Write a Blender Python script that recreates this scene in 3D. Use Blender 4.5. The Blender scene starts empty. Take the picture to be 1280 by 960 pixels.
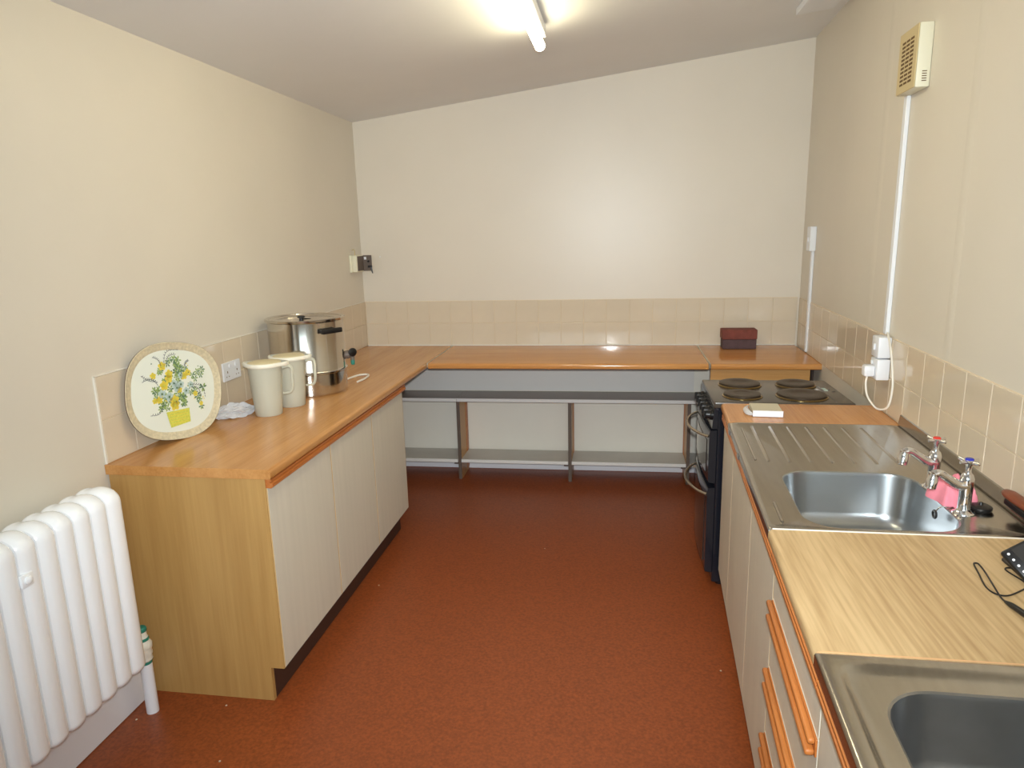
import bpy, bmesh, math, random
from mathutils import Vector, Matrix
random.seed(7)
PI = math.pi
scene = bpy.context.scene
col = scene.collection

# ------------------------------------------------------------------ camera
H, PITCH, YAW, ROLL, FPX = 1.6623, math.radians(12.2828), math.radians(9.0277), math.radians(-1.4094), 864.41
Fv = Vector((-math.sin(YAW)*math.cos(PITCH), math.cos(YAW)*math.cos(PITCH), -math.sin(PITCH)))
R0 = Vector((math.cos(YAW), math.sin(YAW), 0)); U0 = R0.cross(Fv)
Rv = R0*math.cos(ROLL)+U0*math.sin(ROLL); Uv = -R0*math.sin(ROLL)+U0*math.cos(ROLL)
cam = bpy.data.cameras.new('camera'); cam.sensor_width = 36; cam.lens = FPX/1280*36; cam.clip_start = .02
co = bpy.data.objects.new('camera', cam); col.objects.link(co)
m = Matrix.Identity(4)
for i in range(3): m[i][0] = Rv[i]; m[i][1] = Uv[i]; m[i][2] = -Fv[i]
m[0][3], m[1][3], m[2][3] = 0, 0, H
co.matrix_world = m
scene.camera = co
# ------------------------------------------------------------------ world, lights, exposure
w = bpy.data.worlds.new('world'); scene.world = w; w.use_nodes = True
bg = w.node_tree.nodes['Background']; bg.inputs[0].default_value = (.75, .87, 1, 1); bg.inputs[1].default_value = 1.0
def area(name, loc, target, sx, sy, power, color):
    l = bpy.data.lights.new(name, 'AREA'); l.shape = 'RECTANGLE'; l.size = sx; l.size_y = sy
    l.energy = power; l.color = color
    o = bpy.data.objects.new(name, l); col.objects.link(o); o.location = loc
    o.rotation_euler = (Vector(target)-Vector(loc)).to_track_quat('-Z', 'Y').to_euler()
    return o
area('window_daylight', (-.25, -1.52, 1.6), (-.25, 3, 1.3), 1.9, 1.25, 14, (.70, .92, 1.0))
fl = bpy.data.lights.new('camera_flash', 'SPOT'); fl.energy = 235; fl.color = (.93, .98, 1); fl.shadow_soft_size = .03
fl.spot_size = math.radians(110); fl.spot_blend = 1
fo = bpy.data.objects.new('camera_flash', fl); col.objects.link(fo); fo.location = (.02, -.03, 1.745)
fo.rotation_euler = (Vector((-.40, 3.4, 1.25))-Vector(fo.location)).to_track_quat('-Z', 'Y').to_euler()
vs = scene.view_settings
vs.view_transform = 'Standard'; vs.look = 'None'; vs.gamma = 1; vs.use_curve_mapping = False
vs.exposure = 0.29

# ------------------------------------------------------------------ room plan
XL = -1.79
YE = 2.077
def XR(y): return 1.153+.0353*(y-4.741)
def YB(x): return 4.697+.0148*(x+1.795)
def FR(y): return .3965+.0486*(y-2)
def FB(x): return YB(x)-.69
def CZ(x): return 2.415+(x+1.795)*.1212
def RW(u, y, z):                    # right-hand run: u = 0 worktop front .. .66 wall
    return (FR(y)+(XR(y)-FR(y))*u/.66, y, z)
def RWALL(d, y, z):                 # d = distance off the right wall
    return (XR(y)-d, y, z)
def BACK(x, d, z):                  # d = distance off the back wall
    return (x, YB(x)-d, z)

# ------------------------------------------------------------------ materials
def s2l(c):
    return tuple(((v/255)/12.92 if v/255 <= .04045 else ((v/255+.055)/1.055)**2.4) for v in c)+(1,)
def newmat(name):
    mt = bpy.data.materials.new(name); mt.use_nodes = True
    nt = mt.node_tree; return mt, nt, nt.nodes['Principled BSDF']
def mat(name, c, rough=.5, metal=0, var=0, vscale=8, stretch=(1, 1, 1), bump=0, bscale=200, coat=0, trans=0, emit=0, spec=.5, alpha=1, detail=3):
    mt, nt, b = newmat(name); N = nt.nodes; L = nt.links
    c = s2l(c)
    b.inputs['Base Color'].default_value = c; b.inputs['Roughness'].default_value = rough
    b.inputs['Metallic'].default_value = metal; b.inputs['Coat Weight'].default_value = coat
    b.inputs['Coat Roughness'].default_value = .08
    b.inputs['Transmission Weight'].default_value = trans; b.inputs['Specular IOR Level'].default_value = spec
    b.inputs['Alpha'].default_value = alpha
    if emit:
        b.inputs['Emission Color'].default_value = c; b.inputs['Emission Strength'].default_value = emit
    tc = N.new('ShaderNodeTexCoord'); mp = N.new('ShaderNodeMapping'); mp.inputs['Scale'].default_value = stretch
    L.new(tc.outputs['Object'], mp.inputs[0])
    if var:
        n = N.new('ShaderNodeTexNoise'); n.inputs['Scale'].default_value = vscale; n.inputs['Detail'].default_value = detail
        L.new(mp.outputs[0], n.inputs['Vector'])
        r = N.new('ShaderNodeValToRGB'); r.color_ramp.elements[0].position = .3; r.color_ramp.elements[1].position = .7
        r.color_ramp.elements[0].color = tuple(v*(1-var) for v in c[:3])+(1,)
        r.color_ramp.elements[1].color = tuple(min(1, v*(1+var)) for v in c[:3])+(1,)
        L.new(n.outputs['Fac'], r.inputs[0]); L.new(r.outputs[0], b.inputs['Base Color'])
    if bump:
        n2 = N.new('ShaderNodeTexNoise'); n2.inputs['Scale'].default_value = bscale; n2.inputs['Detail'].default_value = 2
        L.new(mp.outputs[0], n2.inputs['Vector'])
        bp = N.new('ShaderNodeBump'); bp.inputs['Strength'].default_value = bump; bp.inputs['Distance'].default_value = .002
        L.new(n2.outputs['Fac'], bp.inputs['Height']); L.new(bp.outputs[0], b.inputs['Normal'])
    return mt
def wood(name, c, dark, axis='y', rough=.3, fine=1.0, cath=0, coat=.0, plank=.35, pore=.55):
    """laminate wood: long streaks, fine pores, optional cathedral figure"""
    mt, nt, b = newmat(name); N = nt.nodes; L = nt.links
    c, dark = s2l(c), s2l(dark)
    tc = N.new('ShaderNodeTexCoord')
    def mp(along, across):
        m_ = N.new('ShaderNodeMapping')
        m_.inputs['Scale'].default_value = {'x': (along, across, across), 'y': (across, along, across), 'z': (across, across, along)}[axis]
        L.new(tc.outputs['Object'], m_.inputs[0]); return m_
    def noise(al, ac, sc, det, dist=0):
        n = N.new('ShaderNodeTexNoise'); n.inputs['Scale'].default_value = sc; n.inputs['Detail'].default_value = det
        n.inputs['Distortion'].default_value = dist
        L.new(mp(al, ac).outputs[0], n.inputs['Vector']); return n.outputs['Fac']
    def math_(op, a, bb):
        q = N.new('ShaderNodeMath'); q.operation = op
        for i, v in enumerate((a, bb)):
            if isinstance(v, (int, float)): q.inputs[i].default_value = v
            else: L.new(v, q.inputs[i])
        return q.outputs[0]
    broad = noise(.5, 7, 1.6, 2)
    pores = noise(5, 130, 1.0*fine, 3)
    fac = math_('ADD', math_('MULTIPLY', broad, plank*2), math_('MULTIPLY', pores, pore))
    if cath:
        wv = N.new('ShaderNodeTexWave'); wv.wave_type = 'RINGS'; wv.rings_direction = 'SPHERICAL'
        wv.inputs['Scale'].default_value = 3.2; wv.inputs['Distortion'].default_value = 3; wv.inputs['Detail'].default_value = 3
        wv.inputs['Detail Scale'].default_value = 2.0
        L.new(mp(.9, 5.5).outputs[0], wv.inputs['Vector'])
        fac = math_('ADD', fac, math_('MULTIPLY', math_('SUBTRACT', wv.outputs['Fac'], .5), cath))
    r = N.new('ShaderNodeValToRGB'); e = r.color_ramp.elements
    e[0].position = .30; e[0].color = dark; e[1].position = .80; e[1].color = c
    L.new(fac, r.inputs[0]); L.new(r.outputs[0], b.inputs['Base Color'])
    b.inputs['Roughness'].default_value = rough; b.inputs['Coat Weight'].default_value = coat; b.inputs['Coat Roughness'].default_value = .12
    bp = N.new('ShaderNodeBump'); bp.inputs['Strength'].default_value = .08; bp.inputs['Distance'].default_value = .001
    L.new(pores, bp.inputs['Height']); L.new(bp.outputs[0], b.inputs['Normal'])
    return mt
M = {}
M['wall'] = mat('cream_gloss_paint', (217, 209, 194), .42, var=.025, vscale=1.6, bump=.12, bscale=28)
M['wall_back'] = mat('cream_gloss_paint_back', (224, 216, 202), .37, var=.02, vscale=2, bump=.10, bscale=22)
M['ceiling'] = mat('ceiling_paint', (230, 230, 230), .6, var=.02, vscale=2, bump=.1, bscale=60)
M['grout'] = mat('grout', (226, 208, 180), .7)
M['tile'] = mat('beige_tile', (214, 199, 176), .07, var=.03, vscale=5, bump=.05, bscale=25)
M['tile_b'] = mat('beige_tile_paler', (218, 205, 184), .06, var=.03, vscale=5, bump=.05, bscale=25)
M['skirt'] = mat('white_gloss_paint', (236, 236, 240), .3)
M['floor'] = mat('rust_lino', (142, 70, 32), .42, var=.24, vscale=95, bump=.08, bscale=200, detail=6)
M['worktop'] = wood('worktop_laminate', (204, 149, 88), (172, 113, 56), 'y', .22)
M['worktop_x'] = wood('worktop_laminate_back', (206, 147, 86), (178, 113, 55), 'x', .12)
M['worktop_pale'] = wood('worktop_laminate_pale', (204, 174, 128), (160, 126, 82), 'y', .48, cath=.10, plank=.30, pore=.70)
M['worktop_strip'] = wood('worktop_laminate_cooker', (208, 148, 88), (176, 112, 56), 'y', .25)
M['oak'] = wood('oak_veneer', (188, 148, 88), (166, 124, 68), 'z', .45, fine=.7)
M['underwall'] = mat('pale_grey_wall_paint', (236, 231, 218), .5, var=.02, vscale=3)
M['oak_h'] = wood('oak_veneer_panel', (200, 152, 92), (182, 132, 74), 'x', .4)
M['rail'] = wood('orange_hardwood', (198, 122, 60), (156, 84, 36), 'y', .4)
M['door'] = mat('cream_linen_laminate', (214, 207, 190), .5, var=.03, vscale=30, stretch=(1, 1, .05), bump=.05)
M['lip'] = mat('lipping', (206, 176, 126), .5)
M['plinth'] = mat('brown_plinth', (66, 44, 34), .5)
M['dark'] = mat('dark_rail_and_gap_shade', (46, 32, 26), .7)  # brown of the top rails; also colours the shade in the corner gap
M['shelf_top'] = mat('grey_shelf_laminate', (158, 152, 146), .4, var=.06, vscale=6)
M['shelf_low'] = mat('pale_grey_shelf_laminate', (196, 192, 184), .4, var=.06, vscale=5)
M['shelf_edge'] = mat('white_shelf_edge', (228, 226, 222), .4)
M['back_board'] = mat('grey_back_board', (222, 219, 214), .5)
M['leg_edge'] = mat('grey_brown_edge', (98, 84, 74), .5)
M['steel'] = mat('brushed_steel', (186, 180, 170), .21, 1, var=.05, vscale=10, bump=.05, bscale=60, stretch=(6, .4, 6))
M['steel_bowl'] = mat('satin_steel', (178, 182, 184), .30, 1, var=.06, vscale=6)
M['steel_dull'] = mat('dull_steel', (172, 172, 172), .33, 1, var=.12, vscale=9)
M['urn'] = mat('polished_steel', (205, 198, 188), .13, 1, var=.03, vscale=4)
M['chrome'] = mat('chrome', (225, 225, 228), .06, 1)
M['black'] = mat('black_plastic', (22, 21, 22), .35)
M['cooker'] = mat('black_enamel', (26, 29, 38), .2, coat=.3)
M['hob'] = mat('hob_enamel', (74, 66, 58), .25, coat=.2)
M['plate'] = mat('hotplate_iron', (86, 74, 62), .45, .6)
M['gold'] = mat('heat_tinted_ring', (150, 128, 84), .2, 1)
M['bar'] = mat('handle_bar', (176, 164, 146), .25, .8)
M['glass_dark'] = mat('oven_glass', (40, 30, 26), .08)
M['white'] = mat('white_plastic', (232, 234, 238), .35)
M['ivory'] = mat('ivory_plastic', (232, 228, 204), .45)
M['ivory_d'] = mat('ivory_front', (206, 187, 140), .45)
M['slot'] = mat('slot_dark', (104, 78, 46), .8)
M['rad'] = mat('radiator_gloss', (250, 252, 255), .22, coat=.2, bump=.04, bscale=30)
M['green'] = mat('green_tape', (40, 128, 110), .5)
M['lag'] = mat('painted_tape', (226, 222, 208), .5, var=.05, vscale=60, bump=.6, bscale=90)
M['jug'] = mat('milky_polythene', (226, 224, 206), .32, trans=.35, spec=.4)
M['lid'] = mat('jug_lid', (238, 234, 218), .4)
M['lid_in'] = mat('jug_lid_inner', (222, 208, 168), .45)
M['bag'] = mat('clear_polythene', (250, 250, 252), .12, trans=.45)
M['cloth'] = mat('pink_cloth', (236, 140, 156), .9, var=.05, vscale=60, bump=.3, bscale=500)
M['brick'] = mat('red_brick', (120, 62, 52), .8, var=.15, vscale=30, bump=.6, bscale=120)
M['brick_d'] = mat('blue_brick', (84, 62, 64), .75, var=.15, vscale=30, bump=.6, bscale=120)
M['red'] = mat('red_disc', (214, 48, 36), .3)
M['blue'] = mat('blue_disc', (38, 48, 170), .3)
M['screen'] = mat('screen', (58, 56, 54), .15)
M['paper'] = mat('paper', (236, 238, 244), .6)
M['card'] = mat('card', (205, 196, 172), .6)
M['tray'] = mat('tray_cream', (226, 230, 218), .3)
M['tray_rim'] = mat('tray_basket_rim', (204, 192, 162), .5, var=.14, vscale=90, bump=.5, bscale=160)
M['tray_back'] = mat('tray_back', (92, 64, 44), .5)
M['yellow'] = mat('print_yellow', (226, 205, 78), .4)
M['lime'] = mat('print_lime', (205, 206, 88), .4, var=.12, vscale=160)
M['leaf'] = mat('print_leaf', (142, 166, 96), .4)
M['leafd'] = mat('print_dark_leaf', (96, 128, 92), .4)
M['pale'] = mat('print_pale_blue', (186, 206, 200), .4)
M['ink'] = mat('print_ink', (74, 78, 84), .4)
M['knob'] = mat('brown_wood', (128, 62, 32), .35, var=.1, vscale=30)
M['tube'] = mat('lit_tube', (255, 244, 205), .4, emit=22)
M['switch_dark'] = mat('worn_metal', (104, 92, 84), .5)
M['crumb'] = mat('crumb', (206, 186, 160), .8)
M['edge_tan'] = mat('laminate_cut_edge', (214, 168, 120), .5)
M['strip'] = mat('aluminium_joint', (196, 182, 160), .3, .8)
M['sealant'] = mat('sealant', (232, 226, 214), .5)
M['frame'] = mat('window_paint', (235, 235, 232), .4)
M['glass'] = mat('window_glass', (250, 252, 255), .0, trans=1)

# ------------------------------------------------------------------ mesh building
ID = lambda x, y, z: (x, y, z)
class MB:
    def __init__(s, f=None): s.v = []; s.f = []; s.mi = []; s.map = f or ID; s.cur = 0
    def add(s, vs_, fs):
        o = len(s.v); s.v += [s.map(*p) for p in vs_]
        for f in fs: s.f.append(tuple(i+o for i in f)); s.mi.append(s.cur)
        return s
    def box(s, x0, x1, y0, y1, z0, z1, bev=0, seg=1, rot=None):
        bm = bmesh.new(); bmesh.ops.create_cube(bm, size=1)
        for v in bm.verts:
            v.co = Vector((x0+(v.co.x+.5)*(x1-x0), y0+(v.co.y+.5)*(y1-y0), z0+(v.co.z+.5)*(z1-z0)))
        if bev: bmesh.ops.bevel(bm, geom=list(bm.edges), offset=bev, segments=seg, profile=.5, affect='EDGES')
        if rot: bm.transform(rot)
        bm.verts.index_update()
        s.add([tuple(v.co) for v in bm.verts], [[v.index for v in f.verts] for f in bm.faces]); bm.free(); return s
    def loops(s, loops, cap0=True, cap1=True, closed=True):
        n = len(loops[0]); vs_ = [p for l in loops for p in l]; fs = []
        for a in range(len(loops)-1):
            for i in range(n if closed else n-1):
                j = (i+1) % n
                fs.append((a*n+i, a*n+j, (a+1)*n+j, (a+1)*n+i))
        if cap0: fs.append(tuple(range(n))[::-1])
        if cap1: fs.append(tuple(range((len(loops)-1)*n, len(loops)*n)))
        return s.add(vs_, fs)
    def lathe(s, prof, c=(0, 0, 0), axis=(0, 0, 1), n=32, cap0=True, cap1=True):
        a = Vector(axis).normalized(); t = a.orthogonal().normalized(); b = a.cross(t); c = Vector(c)
        L_ = []
        for r, h in prof:
            L_.append([tuple(c+a*h+(t*math.cos(2*PI*i/n)+b*math.sin(2*PI*i/n))*max(r, 1e-5)) for i in range(n)])
        return s.loops(L_, cap0, cap1)
    def tube(s, pts, r, n=8, smooth=0, flat=1):
        P = [Vector(p) for p in pts]
        rr = r if isinstance(r, (list, tuple)) else [r]*len(P)
        if smooth:
            Q = []; q = []
            for i in range(len(P)-1):
                p0, p1, p2, p3 = P[max(i-1, 0)], P[i], P[i+1], P[min(i+2, len(P)-1)]
                for k in range(smooth):
                    t = k/smooth
                    Q.append(.5*((2*p1)+(p2-p0)*t+(2*p0-5*p1+4*p2-p3)*t*t+(3*p1-p0-3*p2+p3)*t**3)); q.append(rr[i]*(1-t)+rr[i+1]*t)
            Q.append(P[-1]); q.append(rr[-1]); P, rr = Q, q
        T = [(P[min(i+1, len(P)-1)]-P[max(i-1, 0)]).normalized() for i in range(len(P))]
        u = T[0].orthogonal().normalized(); L_ = []
        for i, p in enumerate(P):
            u = (u-T[i]*u.dot(T[i])).normalized(); b = T[i].cross(u)
            L_.append([tuple(p+(u*math.cos(2*PI*k/n)+b*math.sin(2*PI*k/n)*flat)*rr[i]) for k in range(n)])
        return s.loops(L_)
    def prism(s, prof, axis, a0, a1):
        # prof: list of 2-tuples of the other two coords in xyz order
        def P(p, a): return {'x': (a, p[0], p[1]), 'y': (p[0], a, p[1]), 'z': (p[0], p[1], a)}[axis]
        return s.loops([[P(p, a0) for p in prof], [P(p, a1) for p in prof]])
ORI = {}
def setp(o, name, origin, parent=None):
    ORI[o] = Vector(origin)
    if parent is not None:
        o.parent = parent; o.location = Vector(origin)-ORI[parent]
    else: o.location = origin
def obj(name, mb, mats, parent=None, origin=None, smooth=False):
    if origin is None:
        if parent is not None: origin = ORI[parent]
        else:
            xs, ys, zs = zip(*mb.v); origin = ((min(xs)+max(xs))/2, (min(ys)+max(ys))/2, min(zs))
    origin = Vector(origin)
    me = bpy.data.meshes.new(name); me.from_pydata([tuple(Vector(v)-origin) for v in mb.v], [], mb.f)
    if not isinstance(mats, (list, tuple)): mats = [mats]
    for x in mats: me.materials.append(M[x])
    if len(mats) > 1: me.polygons.foreach_set('material_index', mb.mi)
    bm = bmesh.new(); bm.from_mesh(me); bmesh.ops.recalc_face_normals(bm, faces=bm.faces); bm.to_mesh(me); bm.free()
    if smooth:
        me.polygons.foreach_set('use_smooth', [True]*len(me.polygons))
        me.set_sharp_from_angle(angle=math.radians(38))
    o = bpy.data.objects.new(name, me); col.objects.link(o); setp(o, name, origin, parent)
    return o
def tag(o, label, cat, group=None):
    o['label'] = label; o['category'] = cat
    if group: o['group'] = group
    return o
def thing(name, loc, label, cat, group=None):
    o = bpy.data.objects.new(name, None); col.objects.link(o); o.empty_display_size = .05
    setp(o, name, loc); return tag(o, label, cat, group)
def struct(name, mb, mats, parent=None, **k):
    o = obj(name, mb, mats, parent, **k)
    o['kind'] = 'structure'; return o

# ------------------------------------------------------------------ room shell
YR = -1.6
b = MB(); b.box(-2.0, 1.5, YR-.1, 4.9, -.08, 0); struct('floor', b, 'floor')
b = MB()
b.loops([[(-2.0, YR-.1, CZ(-2.0)), (1.5, YR-.1, CZ(1.5)), (1.5, 4.95, CZ(1.5)), (-2.0, 4.95, CZ(-2.0))],
         [(-2.0, YR-.1, CZ(-2.0)+.1), (1.5, YR-.1, CZ(1.5)+.1), (1.5, 4.95, CZ(1.5)+.1), (-2.0, 4.95, CZ(-2.0)+.1)]])
struct('ceiling', b, 'ceiling')
b = MB(); b.prism([(XL-.12, 0), (XL, 0), (XL, CZ(XL)+.01), (XL-.12, CZ(XL-.12)+.01)], 'y', YR, 4.85)
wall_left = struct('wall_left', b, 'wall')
b = MB(); b.loops([[BACK(XL-.1, 0, 0), BACK(XL-.1, 0, CZ(XL-.1)+.01), BACK(1.3, 0, CZ(1.3)+.01), BACK(1.3, 0, 0)],
                   [BACK(XL-.1, -.12, 0), BACK(XL-.1, -.12, CZ(XL-.1)+.01), BACK(1.3, -.12, CZ(1.3)+.01), BACK(1.3, -.12, 0)]])
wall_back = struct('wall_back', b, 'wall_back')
b = MB(); b.loops([[RWALL(0, YR, 0), RWALL(0, YR, CZ(XR(YR))+.01), RWALL(0, 4.85, CZ(XR(4.85))+.01), RWALL(0, 4.85, 0)],
                   [RWALL(-.12, YR, 0), RWALL(-.12, YR, CZ(XR(YR))+.03), RWALL(-.12, 4.85, CZ(XR(4.85))+.03), RWALL(-.12, 4.85, 0)]])
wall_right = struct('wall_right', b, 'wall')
# slight plaster bow down the right wall, in two soft ridges
b = MB(RWALL)
for y0, wd in ((2.455, .07), (3.30, .08)):
    b.loops([[(-.002, y0+(k/8-.5)*wd, z) for k in range(9)]+[(.0016*math.sin(PI*k/8)-.0003, y0+(k/8-.5)*wd, z) for k in range(8, -1, -1)] for z in (1.222, CZ(XR(y0))-.012)])
struct('trim_1', b, 'wall', smooth=True)
# rear wall with the window that lights the room (behind the camera)
wr = MB(); wx0, wx1, wz0, wz1 = -1.2, .7, 1.0, 2.2
wr.box(XL-.1, wx0, YR-.1, YR, 0, 2.43); wr.box(wx1, 1.1, YR-.1, YR, 0, 2.74)
wr.box(wx0, wx1, YR-.1, YR, 0, wz0); wr.box(wx0, wx1, YR-.1, YR, wz1, 2.47)
struct('wall_rear', wr, 'wall')
b = MB()
for a0, a1, c0, c1 in ((wx0, wx0+.05, wz0, wz1), (wx1-.05, wx1, wz0, wz1), (wx0, wx1, wz0, wz0+.05), (wx0, wx1, wz1-.05, wz1), (-.275, -.225, wz0, wz1)):
    b.box(a0, a1, YR-.08, YR-.02, c0, c1)
win = struct('window_1', b, 'frame')
b = MB(); b.box(wx0, wx1, YR-.055, YR-.05, wz0, wz1); obj('pane', b, 'glass', win)
# skirtings
b = MB(); b.box(XL, XL+.06, YR, 2.07, 0, .15, .004); struct('baseboard_left', b, 'skirt')
b = MB(BACK); b.box(-1.78, 1.13, 0, .018, 0, .10, .003); struct('baseboard_back', b, 'skirt')

# tiles: each one its own object
def tile_mesh(name, w_, h_, t, nrm):
    bm = bmesh.new(); bmesh.ops.create_cube(bm, size=1)
    for v in bm.verts: v.co = Vector((v.co.x*w_, v.co.y*t, v.co.z*h_))
    f = [e for e in bm.edges if all(abs(v.co.y+t/2) < 1e-6 for v in e.verts)]
    bmesh.ops.bevel(bm, geom=f, offset=.0018, segments=2, profile=.5, affect='EDGES')
    me = bpy.data.meshes.new(name); bm.to_mesh(me); bm.free(); me.materials.append(M[nrm])
    return me
cache = {}
def tile(parent, pos, rz, w_, h_, mt):
    k = (round(w_, 3), round(h_, 3), mt)
    if k not in cache: cache[k] = tile_mesh('tile', w_, h_, .006, mt)
    o = bpy.data.objects.new('tile', cache[k]); col.objects.link(o)
    setp(o, 'tile', pos, parent)
    o.rotation_euler = (random.uniform(-.003, .003), 0, rz+random.uniform(-.003, .003))
G = .003
rows = ((.902, 1.058), (1.058, 1.213))
# left wall
n = 0; y = 2.085
while y < 4.68:
    y1 = min(y+.157, 4.695)
    for z0, z1 in rows: tile(wall_left, (XL+.0025, (y+y1)/2, (z0+z1)/2), PI/2, y1-y-G, z1-z0-G, 'tile')
    y += .157
xb = -1.631-.154
while xb < 1.13:
    x0, x1 = max(xb, XL+.008), min(xb+.154, 1.147)
    if x1-x0 > .01:
        for z0, z1 in rows: tile(wall_back, BACK((x0+x1)/2, .0025, (z0+z1)/2), math.atan(.0148), x1-x0-G, z1-z0-G, 'tile_b')
    xb += .154
y = 2.447-.166*11
while y < 4.70:
    y1 = min(y+.166, 4.72)
    for z0, z1 in ((.902, 1.052), (1.052, 1.211)):
        yc = (y+y1)/2; tile(wall_right, RWALL(.0025, yc, (z0+z1)/2), -PI/2-math.atan(.0353), y1-y-G, z1-z0-G, 'tile')
    y += .166
# grout beds behind the tiles
b = MB(); b.box(XL, XL+.002, 2.083, 4.69, .9, 1.2145); obj('grout', b, 'grout', wall_left)
b = MB(BACK); b.box(-1.79, 1.14, 0, .002, .9, 1.2145); obj('grout', b, 'grout', wall_back)
b = MB(RWALL); b.box(0, .002, .6, 4.7, .9, 1.2125); obj('grout', b, 'grout', wall_right)
b = MB(); b.box(XL, XL+.006, 2.077, 2.0845, .9, 1.216, .001); b.box(XL, XL+.006, 2.077, 4.69, 1.213, 1.217); struct('trim_2', b, 'sealant')

# ------------------------------------------------------------------ left base units
WT = .035
def edge_prof(x0, x1, z0, z1, r=.014, n=5, front=1):
    # profile in (x,z): back at x0, rounded front edge at x1
    s_ = 1 if x1 > x0 else -1
    p = [(x0, z0), (x0, z1)]
    for k in range(n+1):
        a = PI/2*(1-k/n); p.append((x1-s_*r+s_*r*math.cos(a), z1-r+r*math.sin(a)))
    rb = r*.5
    for k in range(n+1):
        a = -PI/2*k/n; p.append((x1-s_*rb+s_*rb*math.cos(a), z0+rb+rb*math.sin(a)))
    return p
FX = -1.166
b = MB(); b.prism(edge_prof(XL+.001, FX, .9-WT, .9), 'y', YE-.006, 4.69)
wl_ = tag(obj('worktop', b, 'worktop', smooth=True), 'long wood-effect worktop along the left wall, holding the tray and urn', 'worktop')
lefty = [2.083, 2.615, 3.107, 3.60]
ll = ['cream-doored base cabinet with oak end panel, nearest the white radiator',
      'middle cream-doored base cabinet of three under the left worktop',
      'cream-doored base cabinet under the left worktop, farthest of the three']
for i in range(3):
    y0, y1 = lefty[i], lefty[i+1]
    t = thing('base_cabinet', (-1.49, (y0+y1)/2, 0), ll[i], 'cabinet', 'base cabinets under the left worktop')
    b = MB(); b.box(XL+.065, -1.21, y0+(.018 if i == 0 else .001), y1-.001, .13, .864); obj('carcass', b, 'oak', t)
    b = MB(); b.box(-1.262, -1.247, y0+(.0 if i else .018), y1, 0, .132); obj('plinth', b, 'plinth', t)
    if i == 0:
        b = MB(); b.prism([(XL+.062, 0), (-1.246, 0), (-1.246, .135), (-1.194, .135), (-1.194, .864), (XL+.005, .864), (XL+.005, .152), (XL+.062, .152)], 'y', y0-.003, y0+.014)
        obj('end_panel', b, 'oak', t)
    b = MB(); b.box(-1.209, -1.191, y0+.0045, y1-.0045, .138, .828, .001); d = obj('door', b, 'door', t)
    for ya, yb in ((y0+.0015, y0+.0045), (y1-.0045, y1-.0015)):
        b = MB(); b.box(-1.208, -1.1915, ya, yb, .138, .828); obj('lipping', b, 'lip', d)
    b = MB(); b.prism([(-1.208, .829), (-1.174, .829), (-1.168, .834), (-1.168, .845), (-1.180, .849), (-1.172, .853), (-1.172, .860), (-1.208, .8645)], 'y', y0+.001, y1-.001)
    obj('handle_rail', b, 'rail', d)

# ------------------------------------------------------------------ back worktops and shelving
def bw(name, x0, x1, label, m_):
    b = MB(lambda x, d, z: BACK(x, d, z)); b.prism([(p[0], p[1]) for p in edge_prof(.001, .69, .9-.034, .899)], 'x', x0, x1)
    return tag(obj(name, b, m_, smooth=True), label, 'worktop')
bw('worktop', FX+.012, .508, 'long shiny wood-effect worktop along the back wall above the grey shelves', 'worktop_x')
bw('worktop', .522, 1.137, 'short wood-effect worktop in the back right corner, under the bricks', 'worktop_x')
b = MB(lambda x, d, z: BACK(x, d, z)); b.box(FX+.001, FX+.011, .002, .685, .872, .9015, .001)
tag(obj('joint_strip', b, 'strip'), 'thin metal joint strip between the left and back worktops', 'joint strip')
b = MB(lambda x, d, z: BACK(x, d, z)); b.box(.509, .521, .002, .688, .872, .9015, .001)
tag(obj('joint_strip', b, 'strip'), 'thin metal joint strip left of the bricks, between two back worktops', 'joint strip')
b = MB(lambda x, d, z: BACK(x, d, z)); b.box(XL+.01, 1.135, .0065, .011, .9, .906); struct('trim_3', b, 'sealant')
t = thing('shelf_unit', (-.35, 4.57, 0), 'low open shelving with grey shelves along the back wall under the worktop', 'shelf unit')
SD = .255
b = MB(BACK); b.box(XL+.005, .50, .006, .016, .582, .866); obj('back_board', b, 'back_board', t)
for x0, x1 in ((XL+.004, -1.092), (-1.09, 1.12)):
    b = MB(BACK); b.box(x0, x1, .017, SD, .557, .577); s1 = obj('shelf', b, 'shelf_top', t)
    b = MB(BACK); b.box(x0, x1, SD, SD+.006, .555, .578, .001); obj('shelf_edge', b, 'shelf_edge', s1)
LX = (-1.085, -.325, .452)
b = MB(BACK); b.box(XL+.001, 1.135, 0, .0045, .10, .862); struct('trim_4', b, 'underwall')
for i, x in enumerate(LX):
    b = MB(BACK); b.prism([(.02, 0), (SD-.006, 0), (SD-.006, .556), (.02, .556)], 'x', x-.011, x+.011)
    lg = obj('leg', b, 'oak_h', t)
    b = MB(BACK); b.box(x-.011, x+.011, SD-.006, SD, 0, .556); obj('leg_edge', b, 'leg_edge', lg)
    b = MB(BACK); b.box(x-.014, x+.014, .019, .075, .10 if i else .02, .556); obj('batten', b, 'rail', lg)
xs = (XL+.004,)+LX+(1.12,)
for i in range(4):
    x0, x1 = xs[i]+(.012 if i else 0), xs[i+1]-.012
    b = MB(BACK); b.box(x0, x1, .019, SD+.004, .126, .146); s1 = obj('shelf', b, 'shelf_low', t)
    b = MB(BACK); b.box(x0, x1, SD+.004, SD+.010, .124, .147, .001); obj('shelf_edge', b, 'shelf_edge', s1)
    b = MB(BACK); b.box(x1-.03, x1, SD-.05, SD-.01, .108, .126); obj('bracket', b, 'leg_edge', s1)
b = MB(BACK); b.box(.524, 1.075, .645, .661, 0, .865)
tag(obj('blanking_panel', b, 'oak_h'), 'plain oak-veneer panel under the corner worktop behind the cooker', 'panel')
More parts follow.
